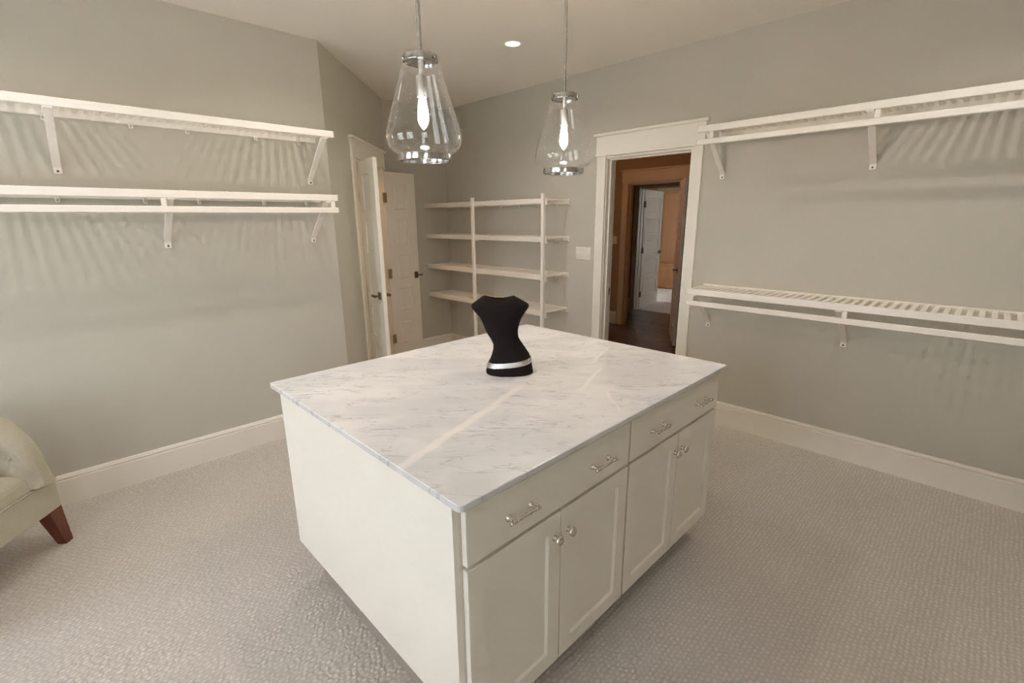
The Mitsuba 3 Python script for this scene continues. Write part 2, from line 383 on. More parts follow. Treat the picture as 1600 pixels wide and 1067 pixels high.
# ------------------------------------------------------------------ panelled doors
def panel_door(name, hinge, direc, nrm, width, height, label, rows=5, t=0.035, z0=0.012, stile=0.10, mat='paint_door', cat='door'):
    """leaf starting at the hinge corner, running along direc; the far face lies at +nrm * t"""
    h, d, n, zz = np.array([*hinge, 0.0]), np.array([*direc, 0.0]), np.array([*nrm, 0.0]), np.array([0, 0, 1.0])
    k = thing(name, label, cat, None, 'structure')
    top, bot, mid = 0.115, 0.20, 0.095
    ph = (height - z0 - top - bot - mid * (rows - 1)) / rows
    body = manif(slab(h + zz * z0, d * width, n * t, zz * (height - z0), 0.0015))
    panels = []
    for i in range(rows):
        za = z0 + bot + i * (ph + mid)
        for d0, d1 in ((-0.01, 0.012), (t - 0.012, t + 0.01)):
            body = body - manif(slab(h + d * stile + n * d0 + zz * za, d * (width - 2 * stile), n * (d1 - d0), zz * ph, 0))
        m = 0.026
        panels.append(hull([h + d * (stile + q * s_) + n * w_ + zz * (za + q2) for (w_, g) in ((0.0115, 0.006), (t - 0.0115, 0.006), (0.003, m), (t - 0.003, m))
                            for q, s_, q2 in ((1, 0, 0),) for q2 in (g, ph - g) for s_ in (1,) for q in (g, width - 2 * stile - g)]))
    obj('leaf', tri(body), mat, k)
    for p in panels:
        obj('panel', p, mat, k)
    return k, h, d, n

def hinge_plate(k, pos, e1, e2, w=0.032, hgt=0.09, mat='hinge_bronze', z=0.3):
    """two leaves and a knuckle at pos"""
    pos, e1, e2 = np.array([*pos, z]), np.array([*e1, 0.0]), np.array([*e2, 0.0])
    m = [rod(pos - [0, 0, hgt / 2], pos + [0, 0, hgt / 2], 0.0065, 12)]
    for e in (e1, e2):
        nn = np.cross(e, [0, 0, 1.0])
        m.append(slab(pos - np.array([0, 0, hgt / 2]) - nn * 0.0015, e * w, nn * 0.003, (0, 0, hgt), 0.0005))
    obj('hinge', cat_(m), mat, k, smooth=30)

def lever(k, pos, out, along, mat='bronze', ln=0.105, plate=(0.062, 0.062), name='lever_handle'):
    """square plate with a lever that runs 'along'"""
    pos, o, a = np.asarray(pos, float), np.array([*out, 0.0]), np.array([*along, 0.0])
    zz = np.array([0, 0, 1.0])
    m = [slab(pos - a * plate[0] / 2 - zz * plate[1] / 2, a * plate[0], o * 0.008, zz * plate[1], 0.002),
         rod(pos + o * 0.006, pos + o * 0.052, 0.009, 14),
         hull([pos + o * w + a * s + zz * z for w in (0.044, 0.056) for s in (-0.012, 0.02) for z in (-0.011, 0.011)]),
         hull([pos + o * w + a * s + zz * z for w in (0.044, 0.056) for s, b in ((0.02, .010), (ln * .6, .008)) for z in (-b, b)]),
         hull([pos + o * (w + g) + a * s + zz * z for s, b, g in ((ln * .6, .008, 0), (ln, .0065, -.012)) for w in (0.046, 0.055) for z in (-b, b)])]
    return obj(name, cat_(m), mat, k, smooth=30, label='dark bronze lever handle')

# left leaf: opened into the room, edge towards the camera
hl = A2 + E2 * 0.612 + N2 * 0.012
dl = np.array([-0.179, -0.984]); dl /= np.linalg.norm(dl)
nl = np.array([-dl[1], dl[0]])           # to the right of the leaf: (+x, -)
dk, h3, d3, n3 = panel_door('door_1', hl, dl, nl, 0.41, 2.058, 'narrow white five-panel door leaf standing open edge-on, left of the pair', stile=0.115)
for z in (0.22, 0.98, 1.80):
    hinge_plate(dk, hl - dl * 0.004 + nl * 0.002, dl, -N2, z=z)
lever(dk, h3 + d3 * 0.350 + np.array([0, 0, 0.955]), -nl, -dl)
lever(dk, h3 + d3 * 0.350 + n3 * 0.035 + np.array([0, 0, 0.955]), nl, -dl)
# right leaf: folded back against the back wall
hr = A2 + E2 * 1.432 + N2 * 0.012
dr_ = np.array([0.989, 0.145]); dr_ /= np.linalg.norm(dr_)
nr = np.array([-dr_[1], dr_[0]])         # away from the camera
dk2, h4, d4, n4 = panel_door('door_2', hr + dr_ * 0.006, dr_, nr, 0.42, 2.058, 'narrow white five-panel door leaf folded back flat against the back wall', stile=0.125)
for z in (0.30, 1.02, 1.80):
    hinge_plate(dk2, hr - nr * 0.004, dr_, -E2 * 0.9, w=0.035, hgt=0.10, z=z)
kn = h4 + d4 * 0.372 + np.array([0, 0, 0.975])
m = [slab(kn - d4 * 0.028 - np.array([0, 0, .036]), d4 * 0.056, -n4 * 0.008, (0, 0, .072), 0.002), rod(kn, kn - n4 * 0.04, 0.010, 12),
     rod(kn - n4 * 0.04 - d4 * 0.004, kn - n4 * 0.052 + d4 * 0.046, 0.008, 12)]
obj('lever_handle', cat_(m), 'bronze', dk2, smooth=30, label='dark bronze handle on a square plate')

# closet behind the double doors (a sliver of it shows past the leaves)
def shell(name, boxes, mat, label, cat='wall'):
    return structure(name, cat_([cbox(*b, 0) for b in boxes]), mat, label, cat)
co = A2 + E2 * 1.0 - N2 * 0.95
cl = []
for o, ax, ay in ((A2 - N2 * 0.125 + E2 * 0.30, E2 * 0.05, -N2 * 1.2), (A2 - N2 * 0.125 + E2 * 1.62, E2 * 0.05, -N2 * 1.2), (A2 - N2 * 1.325 + E2 * 0.30, E2 * 1.37, -N2 * 0.05)):
    cl.append(slab([*o, 0], [*ax, 0], [*ay, 0], (0, 0, 2.6), 0))
structure('wall_closet', cat_(cl), 'paint_wall', 'closet wall glimpsed through the gap at the double doors', 'wall')
structure('floor_closet', slab([*(A2 - N2 * 0.06 + E2 * 0.30), -0.08], [*(E2 * 1.37), 0], [*(-N2 * 1.32), 0], (0, 0, 0.078), 0), 'carpet', 'carpet inside the closet behind the double doors', 'carpet')
structure('ceiling_closet', slab([*(A2 - N2 * 0.125 + E2 * 0.30), 2.6], [*(E2 * 1.37), 0], [*(-N2 * 1.25), 0], (0, 0, 0.05), 0), 'paint_ceiling', 'closet ceiling behind the double doors', 'ceiling')
t = thing('closet_light', 'small flush ceiling light inside the closet behind the double doors', 'ceiling light')
cp = A2 - N2 * 0.7 + E2 * 1.0
obj('base', lathe([(1e-5, 2.585), (0.10, 2.585), (0.10, 2.6), (1e-5, 2.6)], 32, (*cp, 0)), 'lamp_body', t)
lamp(lathe([(1e-5, 2.535), (0.06, 2.545), (0.09, 2.57), (0.09, 2.585)], 32, (*cp, 0)), 'lamp_body', 'diffuser', t, CLOSET)
scene[t + '__diffuser']['flip_normals'] = False

# ================================================================== hall beyond the right doorway
X2, X3 = 6.194, 7.45
HO = (3.060, 3.893, 2.058)
RO = (3.60, 4.45, 2.075)
structure('floor_hall', cbox(XR + 0.06, X3 + 0.02, 0.5, 5.05, -0.08, -0.002, 0), 'hall_wood', 'dark brown hardwood floor in the hall', 'floor')
structure('ceiling_hall', cbox(XR + WT, X3, 0.4, 5.05, 2.62, 2.72, 0), 'paint_ceiling', 'hall ceiling beyond the doorway', 'ceiling')
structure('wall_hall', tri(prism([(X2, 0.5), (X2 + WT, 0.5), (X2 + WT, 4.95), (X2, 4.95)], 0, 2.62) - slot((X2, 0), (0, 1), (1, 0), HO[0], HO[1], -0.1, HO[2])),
          'hall_wall_lampcast', 'hall wall across from the doorway, with its own cased opening', 'wall')
shell('wall_hall_end', [(XR + WT, X3 + WT, 4.95, 5.05, 0, 2.62)], 'hall_wall_lampcast', 'end wall of the hall on the left')
shell('wall_hall_near', [(XR + WT, X3 + WT, 0.4, 0.5, 0, 2.62)], 'hall_wall_lampcast', 'end wall of the hall on the right')
t3 = casing('trim_3', (X2, 0), (0, 1), (-1, 0), HO[0], HO[1], HO[2], 0.092, 0.155, 'craftsman casing across the hall, lamp tint in its colour, seen through the doorway', 0.13, mat='hall_trim_lampcast')
obj('strike_plate', cbox(X2 + 0.03, X2 + 0.06, 3.8695, 3.874, 0.90, 0.96, 0.0005), 'bronze', t3)
baseboard('baseboard_hall', (X2, 3.985), (X2, 4.95), (-1, 0), 'baseboard of the hall wall left of the inner doorway')
baseboard('baseboard_hall_right', (X2, 0.5), (X2, 2.95), (-1, 0), 'baseboard of the hall wall right of the inner doorway')
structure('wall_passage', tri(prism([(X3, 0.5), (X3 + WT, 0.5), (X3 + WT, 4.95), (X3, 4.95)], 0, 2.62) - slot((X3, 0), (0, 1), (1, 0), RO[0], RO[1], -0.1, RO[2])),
          'hall_wall_lampcast', 'wall at the far end of the passage, around the farthest doorway', 'wall')
t4 = casing('trim_4', (X3, 0), (0, 1), (-1, 0), RO[0], RO[1], RO[2], 0.085, 0.15, 'pale casing of the farthest doorway, beside the far white door', 0.13)
baseboard('baseboard_passage', (X3, 4.53), (X3, 4.95), (-1, 0), 'baseboard beside the farthest doorway')
sw = thing('hall_switch', 'small light switch plate on the hall wall left of the inner doorway', 'light switch')
obj('plate', cbox(X2 - 0.006, X2, 4.035, 4.105, 1.20, 1.315, 0.002), 'plastic_white', sw)
obj('rocker', cbox(X2 - 0.010, X2 - 0.005, 4.053, 4.087, 1.225, 1.29, 0.002), 'plastic_white', sw)

# hall door, opened towards us, seen almost edge-on at the right of the doorway
hd = np.array([-0.66, -0.39]); hd /= np.linalg.norm(hd)
hn = np.array([hd[1], -hd[0]])
hk, h5, d5, n5 = panel_door('door_3', (X2 - 0.025, HO[0] + 0.035), hd, -hn if hn[1] > 0 else hn, 0.765, 2.03, 'white panel door standing open into the hall, seen nearly edge-on', stile=0.11)
pos = h5 + d5 * 0.70 + np.array([0, 0, 0.955])
nside = -n5
lever(hk, pos, nside[:2], -d5[:2])
lever(hk, pos + n5 * 0.035, n5[:2], -d5[:2])

# far room
structure('floor_far', cbox(X3 + 0.02, 11.2, 2.2, 6.2, -0.08, 0.0, 0), 'carpet', 'pale carpet of the far room beyond the passage', 'carpet')
fr_w = prism([(11.2, 2.1), (11.3, 2.1), (11.3, 6.3), (11.2, 6.3)], 0, 2.62)
structure('wall_far', tri(fr_w), 'hall_wall_lampcast', 'end wall of the far room', 'wall')
side = prism([(X3 + WT, 2.1), (11.2, 2.1), (11.2, 2.2), (X3 + WT, 2.2)], 0, 2.62)
side = side - manif(cbox(8.3, 9.3, 1.9, 2.4, 0.9, 2.1, 0))
structure('wall_far_side', tri(side), 'hall_wall_lampcast', 'side wall of the far room with its window', 'wall')
shell('wall_far_left', [(X3 + WT, 11.2, 6.2, 6.3, 0, 2.62)], 'hall_wall_lampcast', 'left wall of the far room')
structure('ceiling_far', cbox(X3, 11.3, 2.1, 6.3, 2.62, 2.72, 0), 'paint_ceiling', 'ceiling of the far room', 'ceiling')
k = structure('window_3', cat_([cbox(8.3, 8.35, 2.13, 2.17, .9, 2.1), cbox(9.25, 9.3, 2.13, 2.17, .9, 2.1), cbox(8.35, 9.25, 2.13, 2.17, .9, .95), cbox(8.35, 9.25, 2.13, 2.17, 2.05, 2.1), cbox(8.78, 8.82, 2.13, 2.17, .95, 2.05)]),
              'paint_trim', 'window of the far room', 'window')
fd = np.array([0.84, 0.10]); fd /= np.linalg.norm(fd)
fk, h6, d6, n6 = panel_door('door_4', (X3 + WT + 0.02, RO[1] - 0.03), fd, (-fd[1], fd[0]), 0.82, 2.04, 'white panel door standing open in the far room', stile=0.11)
for z in (0.25, 1.02, 1.80):
    hinge_plate(fk, np.array([X3 + WT + 0.012, RO[1] - 0.032]), fd, (0, -1), w=0.03, hgt=0.10, mat='bronze', z=z)
pz = h6 + d6 * 0.765 + np.array([0, 0, 0.955])
lever(fk, pz, -n6[:2], -d6[:2])
wk = thing('lit_wall_standin', 'tall orange block standing in for a warmly lit wall in the far room', 'cabinet')  # block and its parts stand in for a lamp-lit wall
wx, wy0, wy1 = 10.2, 5.02, 5.45
obj('carcass', cbox(wx, wx + 0.55, wy0, wy1, 0.0, 2.1, 0.004), 'lamplit_orange', wk)
obj('door', cbox(wx - 0.02, wx, wy0 + 0.01, wy1 - 0.01, 0.62, 2.08, 0.003), 'lamplit_orange', wk)
obj('drawer', cbox(wx - 0.10, wx, wy0 + 0.0, wy1 - 0.0, 0.02, 0.58, 0.004), 'lamplit_orange', wk)
t = thing('hall_light', 'flush ceiling light in the hall beyond the doorway', 'ceiling light')
obj('base', lathe([(1e-5, 2.60), (0.15, 2.60), (0.15, 2.62), (1e-5, 2.62)], 32, (4.95, 3.6, 0)), 'lamp_body', t)
lamp(lathe([(1e-5, 2.53), (0.08, 2.54), (0.13, 2.57), (0.14, 2.60)], 32, (4.95, 3.6, 0)), 'lamp_body', 'diffuser', t, HALL)
t = thing('far_light', 'flush ceiling light over the orange wall stand-in in the far room', 'ceiling light')
obj('base', lathe([(1e-5, 2.60), (0.15, 2.60), (0.15, 2.62), (1e-5, 2.62)], 32, (9.3, 4.95, 0)), 'lamp_body', t)
lamp(lathe([(1e-5, 2.53), (0.08, 2.54), (0.13, 2.57), (0.14, 2.60)], 32, (9.3, 4.95, 0)), 'lamp_body', 'diffuser', t, HALL * 0.35)

# ================================================================== island
CX0, CX1, CY0, CY1, CZ = 0.612, 2.202, 0.802, 2.093, 0.914
def rrect(x0, x1, y0, y1, r, n=8):
    p = []
    for cx, cy, a in ((x1 - r, y1 - r, 0), (x0 + r, y1 - r, 90), (x0 + r, y0 + r, 180), (x1 - r, y0 + r, 270)):
        for i in range(n + 1):
            b = math.radians(a + 90 * i / n)
            p.append((cx + r * math.cos(b), cy + r * math.sin(b)))
    return np.array(p)
ct = []
for ins, z in ((0.003, CZ - 0.0205), (0.0, CZ - 0.018), (0.0, CZ - 0.004), (0.0010, CZ - 0.0018), (0.0035, CZ)):
    q = rrect(CX0 + ins, CX1 - ins, CY0 + ins, CY1 - ins, 0.016 - ins)
    ct.append(np.c_[q, np.full(len(q), z)])
k = obj('marble_countertop', loft(ct[3:] ), 'marble', None, smooth=25)
obj('edge', loft(ct[:4]), 'marble_edge', k, smooth=25, label='grey eased edge')
tag(k, 'pale grey-veined marble slab topping the white island', 'countertop')

CAB_T, FY = CZ - 0.0208, 0.820
XM = 1.405
cabs = []
def shaker(x0, x1, z0, z1, parent, knob_x, kname='knob'):
    y1, y0 = FY + 0.020, FY
    fr = manif(cbox(x0, x1, y0, y1, z0, z1, 0.0015))
    w = 0.058
    fr = fr - manif(hull([(x, y, z) for y, g in ((y0 - 0.001, 0.0), (y0 + 0.0095, 0.006)) for x in (x0 + w - 0.002 + g, x1 - w + 0.002 - g) for z in (z0 + w - 0.002 + g, z1 - w + 0.002 - g)]))
    fr = fr - manif(cbox(x0 + w + 0.004, x1 - w - 0.004, y0 - 0.01, y1 + 0.01, z0 + w + 0.004, z1 - w - 0.004, 0))
    d = obj('door', tri(fr), 'paint_cabinet', parent)
    obj('panel', cbox(x0 + w + 0.002, x1 - w - 0.002, y0 + 0.0095, y0 + 0.016, z0 + w + 0.002, z1 - w - 0.002, 0), 'paint_cabinet', d)
    pr = [(1e-5, 0.0), (0.0095, 0.0), (0.0095, 0.002), (0.0065, 0.004), (0.0055, 0.012), (0.0075, 0.015), (0.0150, 0.0185), (0.0165, 0.022), (0.0150, 0.0265), (0.009, 0.0295), (1e-5, 0.0305)]
    g = lathe(pr, 28)
    g.apply_transform(trimesh.transformations.rotation_matrix(math.pi / 2, [1, 0, 0]))
    g.apply_translation((knob_x, y0, 0.622))
    obj('knob', g, 'nickel', d, smooth=40, label='round satin nickel knob')
    return d

def pull(xc, z, parent):
    y = FY
    m = []
    hw = 0.044
    for s in (-1, 1):
        g = lathe([(1e-5, 0), (0.0105, 0), (0.0105, 0.002), (0.007, 0.005), (0.0048, 0.009), (0.0048, 0.024), (1e-5, 0.024)], 20)
        g.apply_transform(trimesh.transformations.rotation_matrix(math.pi / 2, [1, 0, 0]))
        g.apply_translation((xc + s * hw, y, z)); m.append(g)
    bar = [(1e-5, -0.062), (0.0042, -0.061), (0.0062, -0.058), (0.0042, -0.0545), (0.0045, -0.052), (0.0068, -0.047), (0.0068, -0.041), (0.0045, -0.037), (0.0058, -0.034), (0.0045, -0.031), (0.0048, -0.02), (0.0052, 0)]
    bar = bar + [(r, -z_) for r, z_ in bar[:-1][::-1]]
    g = lathe(bar, 18)
    g.apply_transform(trimesh.transformations.rotation_matrix(math.pi / 2, [0, 1, 0]))
    g.apply_translation((xc, y - 0.026, z)); m.append(g)
    obj('pull', cat_(m), 'nickel', parent, smooth=40, label='satin nickel bar pull with ringed ends')

for i, (x0, x1, lab) in enumerate(((0.636, XM, 'white base cabinet with a big flat end panel, nearer the camera under the marble'),
                                   (XM, 2.168, 'white base cabinet with drawer and two doors at the far right end of the island'))):
    c = thing('base_cabinet', lab, 'cabinet', 'base cabinets of the island')
    obj('carcass', cbox(x0 if i else x0 + 0.0005, x1, FY + 0.022, 1.985, 0.196, CAB_T, 0.001), 'paint_cabinet', c)
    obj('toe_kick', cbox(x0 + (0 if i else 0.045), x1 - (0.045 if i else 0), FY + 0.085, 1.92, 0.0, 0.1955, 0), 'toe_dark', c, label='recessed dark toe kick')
    if i == 0:
        obj('end_panel', cbox(0.617, x0, FY + 0.021, 1.985, 0.192, CAB_T, 0.0012), 'paint_cabinet', c, label='tall flat white end panel')
    g = 0.005
    a, b = x0 + (0.006 if i == 0 else g), x1 - (g if i == 0 else 0.004)
    dw = obj('drawer', cbox(a, b, FY, FY + 0.020, 0.714, 0.880, 0.0018), 'paint_cabinet', c)
    for xc in ((0.834, 1.222) if i == 0 else (1.600, 1.985)):
        pull(xc, 0.790, dw)
    mid = (1.0195 if i == 0 else 1.795)
    shaker(a, mid - 0.0018, 0.134, 0.702, c, mid - 0.0018 - 0.030)
    shaker(mid + 0.0018, b, 0.134, 0.702, c, mid + 0.0018 + 0.030)

# ================================================================== jewellery torso on the marble
BC = np.array([1.424, 1.459])
SD, DD = np.array([0.711, -0.703]), np.array([0.703, 0.711])     # sideways and away from the viewer's side
LV = [  # z, centre offset, half width, half depth
    (0.9145, 0.0005, 0.1035, 0.072), (0.918, 0.0005, 0.1055, 0.0745), (0.933, 0.0, 0.1030, 0.0735), (0.956, 0.002, 0.0975, 0.071), (0.984, 0.006, 0.0885, 0.066), (1.003, 0.005, 0.081, 0.061),
    (1.031, -0.001, 0.0690, 0.054), (1.050, -0.0085, 0.0630, 0.050), (1.073, -0.0210, 0.0625, 0.050), (1.096, -0.0295, 0.0680, 0.053), (1.119, -0.0330, 0.0740, 0.057),
    (1.142, -0.0345, 0.0810, 0.061), (1.165, -0.0350, 0.0915, 0.064), (1.192, -0.0370, 0.1110, 0.064), (1.206, -0.0378, 0.1215, 0.060), (1.216, -0.0378, 0.1255, 0.056), (1.226, -0.0385, 0.1190, 0.052), (1.243, -0.0415, 0.0930, 0.045), (1.2545, -0.0440, 0.0740, 0.040), (1.2575, -0.0440, 0.0690, 0.037)]
def lv(z):
    a = np.array(LV)
    return [np.interp(z, a[:, 0], a[:, i]) for i in (1, 2, 3)]
def ring(z, grow=0.0, tilt=0.0, n=72, dip=0.0, expo=2.3):
    c, w, d = lv(z)
    P = []
    for i in range(n):
        a = 2 * math.pi * i / n
        ca, sa = math.cos(a), math.sin(a)
        zz = z + tilt * ca * w + dip * (abs(ca) - 0.5)
        c2, w2, d2_ = lv(min(max(zz, LV[0][0]), LV[-1][0])) if tilt else (c, w, d)
        uu = math.copysign(abs(ca) ** (2 / expo), ca) * (w2 + grow)
        vv = math.copysign(abs(sa) ** (2 / expo), sa) * (d2_ + grow)
        q = BC + SD * (c2 + uu) + DD * vv
        P.append((q[0], q[1], zz))
    return P
zs = np.unique(np.concatenate([np.linspace(LV[i][0], LV[i + 1][0], 4) for i in range(len(LV) - 1)]))
rings = [ring(z, expo=2.25) for z in zs]
top_z = LV[-1][0]
for f, dz in ((0.97, 0.001), (0.9, -0.001), (0.75, -0.006), (0.5, -0.012), (0.2, -0.015)):
    c, w, d = lv(top_z)
    rings.append([(*(BC + SD * (c + math.cos(a) * w * f) + DD * math.sin(a) * d * f), top_z + dz - 0.010 * (1 - abs(math.cos(a)))) for a in 2 * np.pi * np.arange(72) / 72])
bm = loft(rings)
bm = trimesh.Trimesh(bm.vertices, bm.faces, process=False)
# scoop the neckline: the middle of the top dips, the shoulder tips stay
vz = bm.vertices.copy()
side_ = (vz[:, :2] - BC) @ SD - (-0.040)
dipw = np.clip((vz[:, 2] - 1.225) / 0.03, 0, 1) * np.clip(1 - (np.abs(side_) / 0.062) ** 2, 0, 1)
vz[:, 2] -= 0.013 * dipw
bm.vertices = vz
bt = thing('display_torso', 'black armless jewellery torso standing on the marble island', 'display torso')
obj('body', bm, 'black_jersey', bt, smooth=True)
bands = [ring(z, g, 0.115, 72, 0, 2.25) for z, g in ((0.9535, 0.0002), (0.9540, 0.0022), (0.9640, 0.0024), (0.9755, 0.0022), (0.9760, 0.0002))]
obj('band', loft(bands, cap=False), 'silver_band', bt, smooth=True, label='brushed silver band around the base')

# ================================================================== pendants
def pendant(x, y, label):
    t = thing('pendant_light', label, 'pendant light', 'pendant lights over the island')
    z0 = 1.770
    c = (x, y, 0)
    # metal ring at the bottom
    obj('bottom_ring', lathe([(0.0845, z0 + 0.004), (0.0885, z0 + 0.004), (0.0895, z0 + 0.006), (0.0895, z0 + 0.023), (0.0885, z0 + 0.025), (0.0845, z0 + 0.025), (0.0835, z0 + 0.023), (0.0835, z0 + 0.006)], 64, c, True), 'chrome', t, smooth=30)
    pr = [(0.0850, z0 + 0.016), (0.0862, z0 + 0.024), (0.1005, z0 + 0.032), (0.1150, z0 + 0.044), (0.1240, z0 + 0.060), (0.1265, z0 + 0.076), (0.1255, z0 + 0.094), (0.1215, z0 + 0.113), (0.1130, z0 + 0.141),
          (0.0990, z0 + 0.183), (0.0845, z0 + 0.229), (0.0715, z0 + 0.270), (0.0650, z0 + 0.289), (0.0580, z0 + 0.298), (0.0535, z0 + 0.304), (0.0525, z0 + 0.312)]
    from scipy.interpolate import PchipInterpolator
    P = np.array(pr); tt = np.linspace(0, 1, len(P)); f = PchipInterpolator(tt, P); Q = f(np.linspace(0, 1, 60))
    obj('glass_shade', lathe(Q, 72, c), 'shade_glass', t, smooth=True, label='clear seeded glass shade')
    rng = np.random.default_rng(int(x * 1000))
    bub = []
    for i in range(620):
        s = rng.uniform(0.06, 0.80) ** 1.1
        rr, zz = f(s)
        a = rng.uniform(0, 2 * math.pi)
        b = trimesh.creation.icosphere(1, 1.0)
        rad = rng.choice([0.0006, 0.0009, 0.0014], p=[0.55, 0.35, 0.10])
        b.vertices = b.vertices * [rad, rad, rad * 1.4] + [x + (rr - 0.0016) * math.cos(a), y + (rr - 0.0016) * math.sin(a), zz]
        bub.append(b)
    k = obj('seed_bubble', cat_(bub), 'bubble', t, smooth=True, kind='stuff')
    # top collar with thumb screws, holder disc, rod, socket
    zc = z0 + 0.306
    obj('collar', lathe([(0.006, zc + 0.024), (0.0525, zc + 0.0245), (0.056, zc + 0.023), (0.0568, zc + 0.020), (0.0568, zc + 0.004), (0.056, zc + 0.002), (0.0548, zc + 0.002), (0.0548, zc + 0.007), (0.006, zc + 0.0075)], 64, c, True), 'chrome', t, smooth=30)
    for i in range(3):
        a = math.radians(20 + 120 * i + 25)
        e = np.array([math.cos(a), math.sin(a), 0.0]); o = np.array([x, y, zc + 0.011])
        obj('thumb_screw', cat_([rod(o + e * 0.0555, o + e * 0.059, 0.0028, 10), rod(o + e * 0.059, o + e * 0.064, 0.0055, 14)]), 'chrome', t, smooth=30)
        o2 = np.array([x, y, z0 + 0.0135])
        obj('thumb_screw', rod(o2 + e * 0.088, o2 + e * 0.0925, 0.005, 14), 'chrome', t, smooth=30)
    obj('rod', rod((x, y, zc + 0.0235), (x, y, ZC - 0.02), 0.0068, 20), 'chrome', t, smooth=40)
    obj('canopy', lathe([(1e-5, ZC - 0.03), (0.02, ZC - 0.03), (0.055, ZC - 0.022), (0.062, ZC - 0.012), (0.062, ZC)], 40, c), 'chrome', t, smooth=40)
    zs_ = z0 + 0.205
    obj('socket', lathe([(1e-5, zs_ + 0.108), (0.0085, zs_ + 0.108), (0.0085, zs_ + 0.068), (0.0175, zs_ + 0.064), (0.0185, zs_ + 0.060), (0.0185, zs_ + 0.002), (0.0165, zs_), (1e-5, zs_)], 32, c), 'socket_metal', t, smooth=30)
    zb = z0 + 0.107
    lamp(lathe([(1e-5, zb - 0.004), (0.0035, zb - 0.001), (0.0095, zb + 0.006), (0.0165, zb + 0.018), (0.0200, zb + 0.033), (0.0190, zb + 0.050), (0.0150, zb + 0.073), (0.0115, zb + 0.090), (0.0110, zb + 0.098)], 32, c), 'lamp_body', 'bulb', t, BULB, smooth=True,
         label='glowing warm filament bulb')
    return t
pendant(1.018, 1.447, 'seeded glass pendant lamp on a chrome rod, nearer of the two over the island')
pendant(1.763, 1.447, 'seeded glass pendant lamp with chrome rod, the farther one in front of the right wall')

# ================================================================== recessed lights
for i, (x, y) in enumerate(CAN_AT):
    t = thing('recessed_light', ('small round recessed ceiling light glowing between the two pendant rods', 'recessed ceiling light above the left wall shelves, nearest the slanted wall',
                                 'recessed ceiling light above the left wall shelves, nearest the windows', 'recessed ceiling light above the right wall shelves, well past the doorway')[i], 'ceiling light')
    obj('trim_ring', lathe([(0.0525, ZC - 0.003), (0.060, ZC - 0.004), (0.066, ZC - 0.001), (0.066, ZC), (0.0555, ZC), (0.0530, ZC + 0.004), (0.0375, ZC + 0.030), (0.0365, ZC + 0.030)], 48, (x, y, 0), True), 'paint_trim', t, smooth=30)
    dsk = lathe([(0.0370, ZC + 0.0285), (0.02, ZC + 0.026), (1e-5, ZC + 0.025)], 40, (x, y, 0))
    if dsk.face_normals[:, 2].mean() > 0:
        dsk = trimesh.Trimesh(dsk.vertices, dsk.faces[:, ::-1], process=False)
    lamp(dsk, 'lamp_body', 'lens', t, CAN)

